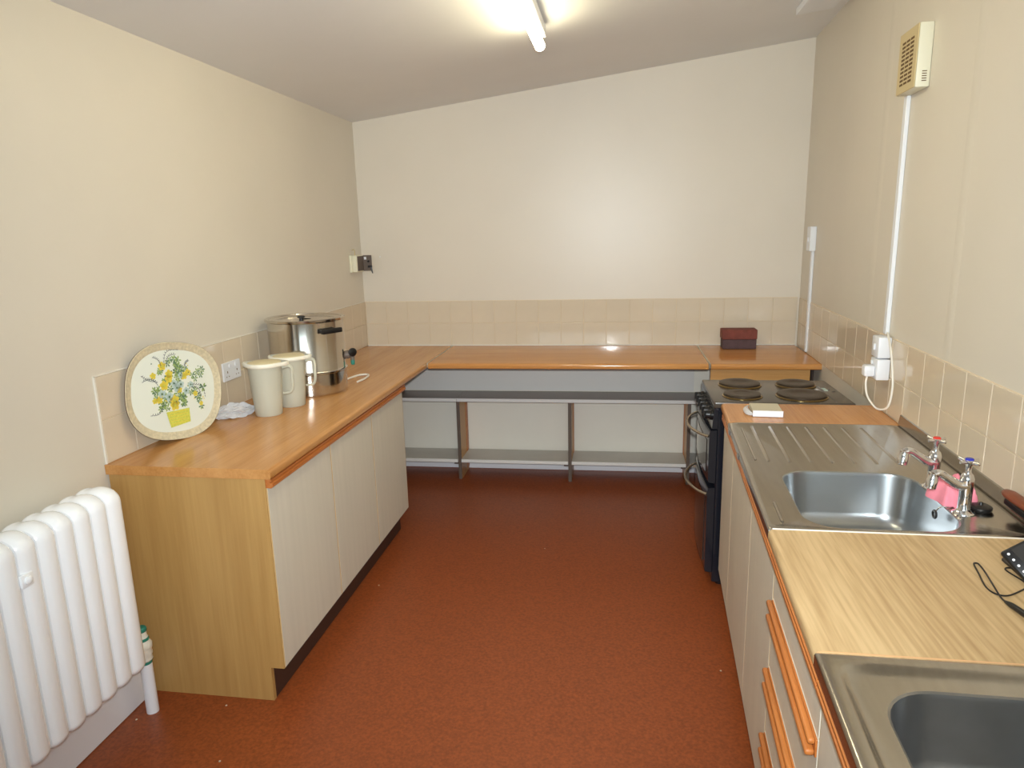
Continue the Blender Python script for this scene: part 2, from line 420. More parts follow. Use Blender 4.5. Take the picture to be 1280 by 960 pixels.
b = MB(BACK); b.box(1.082, 1.096, .62, .658, 0, .862)  # added dark strip: shade of the open gap beside the panel
tag(obj('gap_shade_strip', b, 'dark'), 'narrow dark strip standing in for the shaded gap right of the oak panel', 'shade')

# ------------------------------------------------------------------ right-hand run
S1A, S1B, W0, W1, ST = 1.747, 2.785, 1.204, 1.747, 3.108
def rtop(y0, y1, label, m_):
    b = MB(RW); b.prism(edge_prof(.655, 0, .868, .9), 'y', y0, y1)
    return tag(obj('worktop', b, m_, smooth=True), label, 'worktop')
rtop(W0+.001, W1-.002, 'pale wood-effect worktop between the two steel sinks', 'worktop_pale')
rtop(S1B+.001, ST-.012, 'short orange-toned worktop strip between the cooker and the drainer', 'worktop_strip')
b = MB(RW); b.prism([(.001, .868), (.001, .890), (.006, .898), (.016, .9006), (.64, .9006), (.64, .899), (.016, .899), (.008, .896), (.003, .888), (.003, .868)], 'y', W0-.0008, W0+.0018); struct('trim_5', b, 'edge_tan')
b = MB(RW); b.box(.01, .64, W1-.003, W1+.0015, .899, .9022, .0008); struct('trim_6', b, 'sealant')
def rcab(name, y0, y1, label, doors, base=0, group='base cabinets under the sinks'):
    t = thing(name, RW(.33, (y0+y1)/2, 0), label, 'cabinet', group)
    b = MB(RW); b.box(.03, .6, y0+.001, y1-.001, .12, .70); b.box(.03, .6, y0+.001, y0+.017, .70, .866); b.box(.03, .6, y1-.017, y1-.001, .70, .866)
    obj('carcass', b, 'oak', t)
    b = MB(RW); b.box(.075, .09, y0, y1, 0, .121); obj('plinth', b, 'plinth', t)
    b = MB(RW); b.box(.022, .034, y0+.002, y1-.002, .83, .868); obj('top_rail', b, 'dark', t)
    b = MB(RW); b.prism([(.03, .836), (.004, .836), (.0, .840), (.0, .847), (.008, .850), (.001, .853), (.001, .859), (.006, .862), (.03, .863)], 'y', y0+.001, y1-.001)
    obj('handle_rail', b, 'rail', t)
    return t
def rdoor(t, y0, y1):
    b = MB(RW); b.box(.013, .029, y0+.0045, y1-.0045, .122, .833, .001); d = obj('door', b, 'door', t)
    for ya, yb in ((y0+.0012, y0+.0045), (y1-.0045, y1-.0012)):
        b = MB(RW); b.box(.0135, .028, ya, yb, .122, .833); obj('lipping', b, 'lip', d)
t = rcab('base_cabinet', 2.672, 3.05, 'narrow cream base cabinet next to the black cooker', 1); rdoor(t, 2.672, 3.05)
t = rcab('sink_cabinet', 1.702, 2.67, 'cream two-door cabinet under the sink with taps', 2); rdoor(t, 2.13, 2.67); rdoor(t, 1.702, 2.13)
t = rcab('sink_cabinet', .24, 1.176, 'cream cabinet under the nearest sink, bottom right', 2); rdoor(t, .71, 1.176); rdoor(t, .24, .71)
t = rcab('drawer_unit', 1.178, 1.70, 'cream drawer unit with double-ridged orange wooden pulls between the sinks', 0)
dz = [(.735, .833), (.540, .731), (.345, .536), (.122, .341)]
for i, (z0, z1) in enumerate(dz):
    y0, y1 = 1.180, 1.698
    b = MB(RW); b.box(.013, .029, y0, y1, z0, z1, .001); d = obj('drawer', b, 'door', t)
    if i:
        b = MB(RW)
        b.box(.0095, .014, y0+.004, y1-.004, z1-.040, z1-.002, .001)
        b.box(-.004, .010, y0+.004, y1-.004, z1-.014, z1-.001, .005, 3)
        b.box(-.008, .010, y0+.004, y1-.030, z1-.038, z1-.025, .005, 3)
        obj('handle', b, 'rail', d, smooth=True)

# sinks ------------------------------------------------------------
def rr_pt(cx, cy, hx, hy, r, ang):
    """point of a rounded rectangle hit by a ray from its centre"""
    dx, dy = math.cos(ang), math.sin(ang)
    t = min(hx/abs(dx) if abs(dx) > 1e-9 else 1e9, hy/abs(dy) if abs(dy) > 1e-9 else 1e9)
    x, y = dx*t, dy*t
    if abs(x) > hx-r and abs(y) > hy-r:
        ccx, ccy = math.copysign(hx-r, x), math.copysign(hy-r, y)
        # ray-circle
        bq = dx*ccx+dy*ccy; cq = ccx*ccx+ccy*ccy-r*r; D = max(bq*bq-cq, 0); t = bq+math.sqrt(D); x, y = dx*t, dy*t
    return cx+x, cy+y
def ray_rect(cx, cy, x0, x1, y0, y1, ang):
    dx, dy = math.cos(ang), math.sin(ang); t = 1e9
    if dx > 1e-9: t = min(t, (x1-cx)/dx)
    if dx < -1e-9: t = min(t, (x0-cx)/dx)
    if dy > 1e-9: t = min(t, (y1-cy)/dy)
    if dy < -1e-9: t = min(t, (y0-cy)/dy)
    return cx+dx*t, cy+dy*t
def sink(y0, y1, bx0, bx1, by0, by1, depth, label, dished, mt_bowl, drain):
    t = thing('sink', RW(.3, (y0+y1)/2, .8), label, 'sink', 'stainless steel sinks')
    cx, cy = (bx0+bx1)/2, (by0+by1)/2; hx, hy = (bx1-bx0)/2, (by1-by0)/2
    A = set(2*PI*i/96 for i in range(96))
    for px, py in ((0, y0), (0, y1), (.645, y0), (.645, y1)): A.add(math.atan2(py-cy, px-cx) % (2*PI))
    A = sorted(A)
    def outer(e, z): return [(*ray_rect(cx, cy, e, .645-e, y0+e, y1-e, a), z) for a in A]
    def outer_r(e, z, rr):
        o = []
        for a in A:
            x, y = ray_rect(cx, cy, e, .645-e, y0+e, y1-e, a)
            kx = e+rr if x < e+rr else (.645-e-rr if x > .645-e-rr else None); ky = y0+e+rr if y < y0+e+rr else (y1-e-rr if y > y1-e-rr else None)
            if kx is not None and ky is not None:
                dx, dy = math.cos(a), math.sin(a); px, py = kx-cx, ky-cy
                bq = dx*px+dy*py; D = bq*bq-(px*px+py*py-rr*rr); t_ = bq+math.sqrt(max(D, 0)); x, y = cx+dx*t_, cy+dy*t_
            o.append((x, y, z))
        return o
    def bowl(g, z, r): return [(*rr_pt(cx, cy, hx+g, hy+g, max(r+g, .01), a), z) for a in A]
    b = MB(RW)
    Ls = [outer(0, .872), outer(0, .892), outer(.0015, .8975), outer(.005, .9005), outer(.009, .9012)]
    if dished:
        Ls += [outer_r(.024, .9012, .045), outer_r(.028, .900, .043), outer_r(.034, .8955, .040), outer_r(.040, .8910, .037), outer_r(.047, .8885, .034), outer_r(.056, .8875, .03)]; zt = .8875
    else:
        Ls += [outer(.016, .9012), outer(.020, .899)]; zt = .899
    Ls += [bowl(.012, zt, .085), bowl(.006, zt-.0005, .085)]
    b.loops(Ls, False, False)
    obj('sink_top', b, 'steel', t, smooth=True)
    b = MB(RW)
    Ls = [bowl(.006, zt-.0005, .085), bowl(.002, zt-.003, .085), bowl(0, zt-.012, .085), bowl(-.010, zt-depth+.04, .09), bowl(-.018, zt-depth+.018, .09), bowl(-.04, zt-depth+.003, .08),
          [(cx+(p[0]-cx)*.3, cy+(p[1]-cy)*.3, zt-depth-.001) for p in bowl(-.05, 0, .08)]]
    b.loops(Ls, False, True); obj('bowl', b, mt_bowl, t, smooth=True)
    X, Y, Z = RW(cx, cy, zt-depth)
    b = MB(); b.lathe([(.036, 0), (.036, .003), (.026, .004), (.024, .0), (.02, -.01)], (X, Y, Z), n=24); obj('waste', b, 'chrome', t, smooth=True)
    b = MB(RW); b.prism([(.645, .872), (.645, .905), (.650, .940), (.657, .943), (.657, .872)], 'y', y0+.002, y1-.002)
    obj('upstand', b, 'steel', t)
    if drain:
        for k in range(7):
            u = .085+k*.068
            b = MB(RW); L_ = []
            for j, s_ in enumerate((0, .02, .5, .98, 1)):
                y = by1+.085+(y1-by1-.135)*s_; h = .0028 if 0 < j < 4 else .0
                L_.append([(u-.007, y, zt-.0005), (u-.003, y, zt+h), (u+.003, y, zt+h), (u+.007, y, zt-.0005)])
            b.loops(L_); obj('drainer_ridge', b, 'steel', t, smooth=True)
        for ya, yb in ((y0+.05, y0+.19), (by1+.10, y1-.08)):
            b = MB(RW); b.box(.04, .048, ya, yb, zt-.001, zt+.0022, .002); obj('pressed_rib', b, 'steel', t)
        for ya in (2.40, 2.70):
            b = MB(RW); b.box(-.004, .0, ya, ya+.035, .868, .884, .001); obj('clip', b, 'steel_dull', t)
    return t
sink(S1A, S1B-.001, .105, .49, 1.778, 2.212, .17, 'stainless sink with ribbed drainer, two taps and pink cloth behind it', False, 'steel_bowl', True)
sink(.24, W0-.001, .085, .50, .62, 1.122, .16, 'dished stainless sink cut off at the bottom right of the picture', True, 'steel_dull', False)

# taps -------------------------------------------------------------
def tap(y, x, disc, label):
    t = thing('tap', (x, y, .899), label, 'tap', 'chrome pillar taps')
    z = .899
    b = MB(); b.lathe([(.028, 0), (.027, .003), (.020, .007), (.0165, .014), (.0160, .05), (.0170, .085), (.017, .098), (.014, .108), (.010, .112)], (x, y, z), n=24)
    obj('pillar', b, 'chrome', t, smooth=True)
    b = MB(); b.tube([(x+.002, y, z+.080), (x-.02, y-.002, z+.080), (x-.05, y-.004, z+.098), (x-.072, y-.006, z+.112), (x-.086, y-.007, z+.108)], [.018, .014, .011, .0105, .012], 14, 5)
    sp = obj('spout', b, 'chrome', t, smooth=True)
    b = MB(); b.lathe([(.0, .017), (.0125, .014), (.0125, -.0), (.0140, -.002), (.0140, -.026), (.011, -.028), (.010, -.022)], (x-.088, y-.007, z+.098), (.12, 0, 1), n=20); obj('nozzle', b, 'chrome', sp, smooth=True)
    b = MB(); b.lathe([(.010, .108), (.0075, .118), (.0075, .134), (.012, .140), (.013, .147), (.010, .150)], (x, y, z), n=20)
    for k in range(4):
        a = k*PI/2+.45; dx, dy = math.cos(a), math.sin(a)
        b.tube([(x+dx*.006, y+dy*.006, z+.143), (x+dx*.026, y+dy*.026, z+.146)], [.0055, .0045], 10); b.lathe([(0, -.0055), (.0045, -.003), (.0045, .003), (0, .0055)], (x+dx*.027, y+dy*.027, z+.146), (dx, dy, 0), n=10)
    h = obj('crosshead', b, 'chrome', t, smooth=True)
    b = MB(); b.lathe([(.0105, .149), (.0105, .152), (.008, .154)], (x, y, z), n=20); obj('disc', b, disc, h)
tap(1.905, .917, 'blue', 'chrome cold tap with blue top, nearer of the pair')
tap(2.10, .917, 'red', 'chrome hot tap with red top, farther of the pair')
# plug and chain
t = thing('sink_plug', (.962, 1.918, .9), 'black rubber sink plug on a bead chain behind the cold tap', 'plug')
b = MB(); b.lathe([(.024, 0), (.028, .006), (.028, .012), (.022, .016), (.006, .017), (.004, .024)], (.968, 1.925, .8995), n=28); obj('plug', b, 'black', t, smooth=True)
b = MB(); b.tube([(.968, 1.925, .918), (.958, 1.945, .908), (.93, 1.945, .903), (.895, 1.935, .902), (.878, 1.935, .903), (.868, 1.935, .897), (.862, 1.938, .884)], .0017, 6, 10)
obj('chain', b, 'chrome', t, smooth=True)
b = MB(); b.tube([(.862, 1.94+.010*math.cos(a), .878+.010*math.sin(a)) for a in [2*PI*k/16 for k in range(17)]], .0035, 6); obj('overflow_ring', b, 'black', t, smooth=True)
# pink cloth
b = MB(); nU, nV = 26, 22; g = []
for j in range(nV):
    for i in range(nU):
        u, v = i/(nU-1)*2-1, j/(nV-1)*2-1
        rr = max(abs(u), abs(v))
        du, dv_ = u*math.sqrt(1-v*v/2), v*math.sqrt(1-u*u/2); x = .928+.055*du*(1+.12*math.sin(5*math.atan2(dv_, du+1e-6))); yy = 2.000+.074*dv_*(1+.1*math.sin(7*math.atan2(dv_, du+1e-6)))
        hz = .052*max(0, 1-rr**1.6)**.55*(1+.25*math.sin(6*u+3*v))+.009*math.sin(8*u-5*v)*(1-min(rr, 1))+.006*abs(math.sin(5*v+9*u))
        g.append((x, yy, .902+max(hz, .001)))
fs = [(j*nU+i, j*nU+i+1, (j+1)*nU+i+1, (j+1)*nU+i) for j in range(nV-1) for i in range(nU-1)]
k0 = len(g); g2 = g+[(p[0], p[1], .9005) for p in g]
ring = [i for i in range(nU)]+[j*nU+nU-1 for j in range(1, nV)]+[(nV-1)*nU+i for i in range(nU-2, -1, -1)]+[j*nU for j in range(nV-2, 0, -1)]
fs += [(ring[a], ring[(a+1) % len(ring)], ring[(a+1) % len(ring)]+k0, ring[a]+k0) for a in range(len(ring))]
fs += [(j*nU+i+k0, (j+1)*nU+i+k0, (j+1)*nU+i+1+k0, j*nU+i+1+k0) for j in range(nV-1) for i in range(nU-1)]
b.add(g2, fs); tag(obj('cloth', b, 'cloth', smooth=True), 'crumpled pink dishcloth lying behind the taps', 'cloth')
# brown wooden handle at the right edge on the upstand
t = thing('scrubbing_brush', RWALL(.035, 1.83, .944), 'reddish-brown wooden brush back resting on the sink upstand at right edge', 'brush')
b = MB(RWALL)
b.loops([[(.030+.020*math.cos(a)*s_, yy, .957+.012*math.sin(a)*s_) for a in [2*PI*k/16 for k in range(16)]] for yy, s_ in ((1.925, .3), (1.918, .7), (1.90, .95), (1.86, 1), (1.80, .85), (1.74, .6), (1.735, .3))])
obj('handle', b, 'knob', t, smooth=True)
b = MB(RWALL); b.box(.016, .044, 1.78, 1.90, .9305, .948, .003); obj('bristles', b, 'black', t)

# small boxed pack in clear wrap on the strip
t = thing('boxed_pack', (.60, 2.93, .9), 'small white boxed pack in clear wrap on the strip beside the cooker', 'box')
rz = Matrix.Translation((.603, 2.93, .9)) @ Matrix.Rotation(-.06, 4, 'Z')
b = MB(); b.box(-.055, .062, -.06, .075, .001, .026, .002, rot=rz); obj('carton', b, 'card', t)
b = MB(); b.box(-.055, .063, -.063, -.0595, .002, .027, rot=rz); b.box(-.02, .062, -.0645, -.063, .006, .012, rot=rz); obj('label_panel', b, 'paper', t)
b = MB(); b.tube([rz @ Vector((-.058, -.06, .010)), rz @ Vector((-.072, -.03, .012)), rz @ Vector((-.075, .03, .012)), rz @ Vector((-.06, .08, .011))], [.006, .012, .012, .006], 8, 4, .6); obj('wrapper', b, 'bag', t, smooth=True)

# ------------------------------------------------------------------ cooker
CY0, CY1, CX0, CX1 = 3.115, 3.60, .440, 1.015
t = thing('cooker', (.74, 3.36, 0), 'black electric cooker with four solid hotplates in the right-hand run', 'cooker')
b = MB(); b.box(CX0, CX1, CY0, CY1, .02, .885, .004); obj('body', b, 'cooker', t)
for xx in (.48, .97):
    for yy in (CY0+.04, CY1-.04):
        b = MB(); b.lathe([(.018, 0), (.018, .021)], (xx, yy, 0), n=12); obj('foot', b, 'black', t)
b = MB(); b.box(CX0-.018, CX1+.005, CY0-.003, CY1, .872, .902, .006, 3); obj('hob', b, 'hob', t, smooth=True)
b = MB(); b.box(.945, .947, CY0+.01, CY1-.01, .902, .9025); b.box(.955, .985, 3.38, 3.395, .902, .9028); b.box(.955, .975, 3.42, 3.43, .902, .9028); b.box(.985, 1.0, 3.34, 3.35, .902, .9028)
obj('vent_slot', b, 'black', t)
b = MB(); b.box(.955, .972, 3.36, 3.42, .902, .9032); obj('sticker', b, 'pale', t)
for x, y, r in ((.588, 3.475, .098), (.562, 3.235, .084), (.852, 3.478, .088), (.825, 3.242, .108)):
    b = MB(); b.lathe([(r+.006, .902), (r+.006, .905), (r+.001, .908), (r-.003, .905)], (x, y, 0), n=40); b.cur = 0
    rg = obj('plate_ring', b, 'gold', t, smooth=True)
    b = MB(); b.lathe([(r-.004, .903), (r-.002, .916), (r-.008, .918), (r*.45, .9175), (r*.42, .9155), (.002, .9155)], (x, y, 0), n=40); obj('hotplate', b, 'plate', rg, smooth=True)
# control panel with knobs
b = MB(); b.prism([(CX0+.002, .775), (CX0-.024, .775), (CX0-.016, .872), (CX0+.002, .872)], 'y', CY0, CY1); cp = obj('control_panel', b, 'cooker', t)
for k in range(6):
    yy = CY0+.055+k*.075
    b = MB(); b.lathe([(.024, 0), (.024, .006), (.020, .010), (.018, .028), (.0, .030)], (CX0-.020, yy, .828), (-1, 0, .1), n=20)
    b.box(CX0-.058, CX0-.046, yy-.004, yy+.004, .812, .848, .002); obj('knob', b, 'black', cp, smooth=True)
def oven_door(z0, z1, hz):
    b = MB(); n_ = 12; L_ = []
    for k in range(n_+1):
        yy = CY0+(CY1-CY0)*k/n_; bow = .010*math.sin(PI*k/n_)
        L_.append([(CX0-.001, yy, z0), (CX0-.030-bow, yy, z0+.004), (CX0-.034-bow, yy, z0+.015), (CX0-.034-bow, yy, z1-.015), (CX0-.030-bow, yy, z1-.004), (CX0-.001, yy, z1)])
    b.loops(L_); d = obj('oven_door', b, 'cooker', t, smooth=True)
    b = MB(); L_ = []
    for k in range(n_+1):
        yy = CY0+.05+(CY1-CY0-.10)*k/n_; bow = .010*math.sin(PI*(.1+.8*k/n_))
        L_.append([(CX0-.030-bow, yy, z0+.04), (CX0-.0365-bow, yy, z0+.04), (CX0-.0365-bow, yy, z1-.06), (CX0-.030-bow, yy, z1-.06)])
    b.loops(L_); obj('oven_glass', b, 'glass_dark', d)
    b = MB(); pts = []
    for k in range(13):
        s_ = k/12; yy = CY0+.02+(CY1-CY0-.04)*s_; pts.append((CX0-.034-.075*math.sin(PI*s_)**.7, yy, hz))
    b.tube(pts, .0068, 10, 2, .9); obj('handle', b, 'bar', d, smooth=True)
oven_door(.515, .770, .735)
oven_door(.070, .495, .455)

# ------------------------------------------------------------------ things on the back corner
b = MB(lambda x, d, z: BACK(x, d, z)); b.box(.655, .865, .075, .175, .900, .963, .004)
tag(obj('brick', b, 'brick_d'), 'dark purplish brick, lower of the two on the corner worktop', 'brick', 'bricks on the corner worktop')
b = MB(lambda x, d, z: BACK(x, d, z)); b.box(.650, .868, .073, .178, .963, 1.026, .004)
tag(obj('brick', b, 'brick'), 'red-brown brick, upper of the two on the corner worktop', 'brick', 'bricks on the corner worktop')

# ------------------------------------------------------------------ right wall fittings
FY0, FY1, FZ0, FZ1, FD = 2.842, 3.03, 2.14, 2.357, .052
t = thing('extractor_fan', RWALL(0, 2.94, FZ0), 'ivory wall fan with slatted grille high on the right wall', 'fan')
b = MB(RWALL); b.box(0, FD-.004, FY0, FY1, FZ0, FZ1, .005, 2); obj('housing', b, 'ivory', t, smooth=True)
b = MB(RWALL); b.box(FD-.004, FD, FY0+.001, FY1-.001, FZ0+.001, FZ1-.001, .002); fr = obj('front_grille', b, 'ivory_d', t)
b = MB(RWALL)
for c in range(3):
    for r in range(11):
        y0 = FY0+.036+c*.042; z0 = FZ0+.028+r*.0145
        b.box(FD-.001, FD+.0006, y0, y0+.034, z0, z0+.008)
obj('slots', b, 'slot', fr)
b = MB(RWALL)
for r in range(5): b.box(.012, .028, FY0-.0006, FY0+.001, FZ0+.02+r*.008, FZ0+.023+r*.008)
obj('side_vents', b, 'slot', fr)
def trunk(y, w_, z0, z1, label):
    b = MB(RWALL); b.box(.0005, .016, y-w_/2, y+w_/2, z0, z1, .002)
    return tag(obj('cable_trunking', b, 'white'), label, 'trunking', 'white cable trunking')
trunk(3.028, .032, 1.222, FZ0, 'tall white cable trunking running down from the wall fan')
trunk(4.43, .034, .908, 1.515, 'short white cable trunking below the switch near the back corner')
t = thing('wall_switch', RWALL(0, 4.43, 1.515), 'white wall switch on the right wall near the back corner', 'switch')
b = MB(RWALL); b.box(0, .036, 4.39, 4.475, 1.5155, 1.66, .004); obj('pattress', b, 'white', t)
b = MB(RWALL); b.box(.036, .042, 4.42, 4.44, 1.57, 1.595, .001); obj('rocker', b, 'white', t)
t = thing('fused_switch', RWALL(0, 2.995, 1.130), 'white surface-mounted fused switch directly above the plugged-in socket', 'switch')
b = MB(RWALL); b.box(.006, .056, 2.955, 3.041, 1.1305, 1.216, .005, 2); obj('box', b, 'white', t, smooth=True)
b = MB(RWALL); b.box(.056, .063, 2.99, 3.005, 1.16, 1.185, .002); obj('rocker', b, 'white', t)
t = thing('wall_socket', RWALL(0, 2.995, 1.036), 'white single socket on the right wall with a plug in it', 'socket')
b = MB(RWALL); b.box(.006, .056, 2.950, 3.036, 1.040, 1.126, .005, 2); obj('box', b, 'white', t, smooth=True)
b = MB(RWALL); b.box(.056, .062, 3.005, 3.02, 1.098, 1.115, .002); obj('rocker', b, 'white', t)
t = thing('plug', RWALL(.08, 2.99, 1.046), 'white mains plug and looped cord in the right wall socket', 'plug')
b = MB(RWALL); b.box(.0565, .098, 2.965, 3.012, 1.052, 1.098, .008, 2); obj('plug_body', b, 'white', t, smooth=True)
b = MB(RWALL); b.tube([(.08, 2.985, 1.055), (.085, 2.978, 1.02), (.08, 2.955, .970), (.058, 2.90, .935), (.035, 2.85, .955), (.028, 2.838, 1.03), (.030, 2.85, 1.10), (.03, 2.89, 1.18), (.02, 2.965, 1.226), (.012, 3.0, 1.228)], .0042, 8, 8)
obj('cord', b, 'sealant', t, smooth=True)

# ------------------------------------------------------------------ left wall fittings
t = thing('double_socket', (XL+.01, 2.92, 1.03), 'white double wall socket on the left tiles behind the jugs', 'socket')
b = MB(); b.box(XL+.0055, XL+.014, 2.842, 2.988, 1.030, 1.116, .003, 2); obj('face_plate', b, 'white', t)
for yy in (2.895, 2.945):
    b = MB(); b.box(XL+.014, XL+.019, yy-.007, yy+.007, 1.088, 1.106, .002); obj('rocker', b, 'white', t)
b = MB()
for yy in (2.875, 2.955):
    b.box(XL+.0135, XL+.0146, yy-.003, yy+.003, 1.066, 1.076); b.box(XL+.0135, XL+.0146, yy-.013, yy-.007, 1.048, 1.052); b.box(XL+.0135, XL+.0146, yy+.007, yy+.013, 1.048, 1.052)
obj('pin_hole', b, 'slot', t)
t = thing('timer_switch', (XL, 4.53, 1.43), 'cream wall box with exposed dark metal face near the back left corner', 'switch')
b = MB(); b.box(XL, XL+.018, 4.465, 4.60, 1.43, 1.545, .003); b.box(XL+.022, XL+.052, 4.47, 4.595, 1.432, 1.543, .004); b.box(XL+.016, XL+.024, 4.475, 4.59, 1.437, 1.538); obj('box', b, 'ivory', t)
b = MB(); b.box(XL+.052, XL+.054, 4.48, 4.590, 1.44, 1.537); fpl = obj('face_plate', b, 'switch_dark', t)
b = MB(); b.box(XL+.052, XL+.112, 4.586, 4.592, 1.436, 1.541, .001); obj('flap', b, 'switch_dark', t)
b = MB(); b.box(XL+.060, XL+.076, 4.584, 4.5865, 1.512, 1.53); obj('sticker', b, 'paper', t)
b = MB(); b.lathe([(.008, 0), (.006, .012)], (XL+.09, 4.587, 1.50), (0, -1, 0), n=12); b.box(XL+.086, XL+.116, 4.575, 4.586, 1.458, 1.472, .002)
b.tube([(XL+.108, 4.58, 1.465), (XL+.112, 4.58, 1.44), (XL+.118, 4.58, 1.418)], [.006, .006, .003], 8); obj('lever', b, 'black', t)
b = MB(); b.tube([(XL+.03, 4.50, 1.544), (XL+.03, 4.50, 1.575), (XL+.02, 4.515, 1.582), (XL+.003, 4.52, 1.578)], .003, 6); obj('cord', b, 'ivory_d', t)
b = MB(); L_ = [(.004, 0), (.003, .003)]
b.lathe(L_, BACK(-1.655, .0005, 1.525), (0, -1, 0), n=10); tag(obj('wall_plug', b, 'white'), 'tiny white wall plug in the back wall beside the cream timer box', 'wall plug')

# ------------------------------------------------------------------ urn
ux, uy, r = -1.562, 3.262, .188
t = thing('water_urn', (ux, uy, .9), 'large stainless steel water urn with black grips on the left worktop', 'urn')
b = MB(); b.lathe([(r-.012, .900), (r-.010, .908), (r-.003, .909), (r-.003, 1.008), (r+.003, 1.012), (r+.003, 1.018), (r-.002, 1.021), (r-.004, 1.026), (r-.004, 1.262), (r+.006, 1.268), (r+.007, 1.276), (r+.002, 1.279), (r-.012, 1.277), (r-.014, 1.272)], (ux, uy, 0), n=72, cap1=False)
obj('body', b, 'urn', t, smooth=True)
b = MB(); b.lathe([(r-.016, .9), (r-.011, .9085)], (ux, uy, 0), n=48); obj('base_ring', b, 'black', t)
b = MB(); b.lathe([(r-.015, 1.268), (r-.014, 1.274), (r-.03, 1.272), (r-.05, 1.266), (.03, 1.268), (.0, 1.268)], (ux, uy, 0), n=64)
ld = obj('lid', b, 'urn', t, smooth=True)
b = MB(); b.lathe([(.010, 1.268), (.010, 1.274), (.019, 1.278), (.019, 1.284), (.012, 1.287), (0, 1.287)], (ux-.01, uy-.02, 0), n=20); obj('lid_knob', b, 'black', ld, smooth=True)
def grip(ang):
    b = MB(); a = ang
    c = Vector((ux+math.cos(a)*(r+.022), uy+math.sin(a)*(r+.022), 1.222)); tv = Vector((-math.sin(a), math.cos(a), 0)); rv = Vector((math.cos(a), math.sin(a), 0))
    rot = Matrix.Translation(c) @ Matrix(((tv.x, rv.x, 0), (tv.y, rv.y, 0), (0, 0, 1))).to_4x4()
    b.box(-.058, .058, -.010, .010, -.012, .012, .005, 2, rot=rot); b.box(-.054, -.040, -.027, -.006, -.009, .009, .003, rot=rot); b.box(.040, .054, -.027, -.006, -.009, .009, .003, rot=rot)
    obj('grip', b, 'black', t, smooth=True)
grip(math.radians(-30)); grip(math.radians(150))
a = math.radians(22); dv = Vector((math.cos(a), math.sin(a), 0)); c = Vector((ux, uy, 1.075))+dv*(r-.006)
b = MB(); b.lathe([(.021, 0), (.021, .022), (.016, .025), (.015, .037)], c, dv, n=16)
b.tube([c+dv*.03, c+dv*.036+Vector((0, 0, -.015)), c+dv*.036+Vector((0, 0, -.05))], [.009, .011, .009], 10)
tp = obj('tap', b, 'switch_dark', t, smooth=True)
b = MB(); kx = c+dv*.032+Vector((.004, -.004, .012)); b.lathe([(.020, 0), (.022, .004), (.022, .012), (.018, .014), (0, .015)], kx, (.75, -.6, 0), n=20); obj('tap_knob', b, 'black', tp, smooth=True)
b = MB(); b.lathe([(.008, -.02), (.011, -.012), (.010, .006)], c+dv*.036+Vector((0, 0, -.034)), n=12); obj('tap_collar', b, 'green', tp)
b = MB(); b.tube([(-1.385, 3.45, .9065), (-1.375, 3.53, .9065), (-1.385, 3.62, .9065), (-1.41, 3.645, .9065), (-1.445, 3.62, .9065), (-1.465, 3.54, .9065), (-1.47, 3.48, .9065)], .0055, 8, 6)
tag(obj('power_cable', b, 'sealant', smooth=True), 'looped white cable on the worktop behind the urn tap', 'cable')

# ------------------------------------------------------------------ jugs
def jug(x, y, hdir, label, sc=1):
    t = thing('jug', (x, y, .9), label, 'jug', 'milky plastic measuring jugs')
    b = MB(); R = [(.0555, .900), (.0575, .903), (.062, .96), (.067, 1.04), (.0725, 1.122)]
    inner = [(q-.0022, h) for q, h in reversed(R[1:])]; inner[-1] = (inner[-1][0], .9045)
    b.lathe(R+inner, (x, y, 0), n=48); obj('body', b, 'jug', t, smooth=True)
    hx, hy = math.cos(hdir), math.sin(hdir)
    P = lambda d, z: (x+hx*d, y+hy*d, z)
    b = MB(); b.tube([P(.0735, 1.108), P(.100, 1.114), P(.113, 1.100), P(.113, 1.06), P(.111, 1.02), P(.100, .995), P(.068, .990)], [.009, .0085, .008, .008, .008, .008, .007], 10, 5, .75)
    obj('handle', b, 'jug', t, smooth=True)
    # lid, drawn out to a spout on one side and a thumb tab on the other
    b = MB(); n = 48; Ls = []
    def ring(rad, z):
        o = []
        for i in range(n):
            a_ = 2*PI*i/n; k = math.cos(a_-hdir)
            e = rad*(1+(.30*max(0, k)**14)+(.16*max(0, -k)**10)); o.append((x+e*math.cos(a_), y+e*math.sin(a_), z+(.004*max(0, -k)**8)))
        return o
    b.loops([ring(.0735, 1.119), ring(.078, 1.119), ring(.080, 1.122), ring(.080, 1.132), ring(.077, 1.136), ring(.072, 1.136)], True, False)
    ld_ = obj('lid', b, 'lid', t, smooth=True)
    b = MB(); b.lathe([(.0725, 1.134), (.070, 1.1365), (.058, 1.139), (.0, 1.141)], (x, y, 0), n=40); obj('lid_top', b, 'lid_in', ld_, smooth=True)
jug(-1.545, 2.792, .30, 'lidded milky plastic jug nearest the tray, in front of its twin')
jug(-1.515, 2.962, .30, 'lidded milky plastic jug between the front jug and the steel urn')
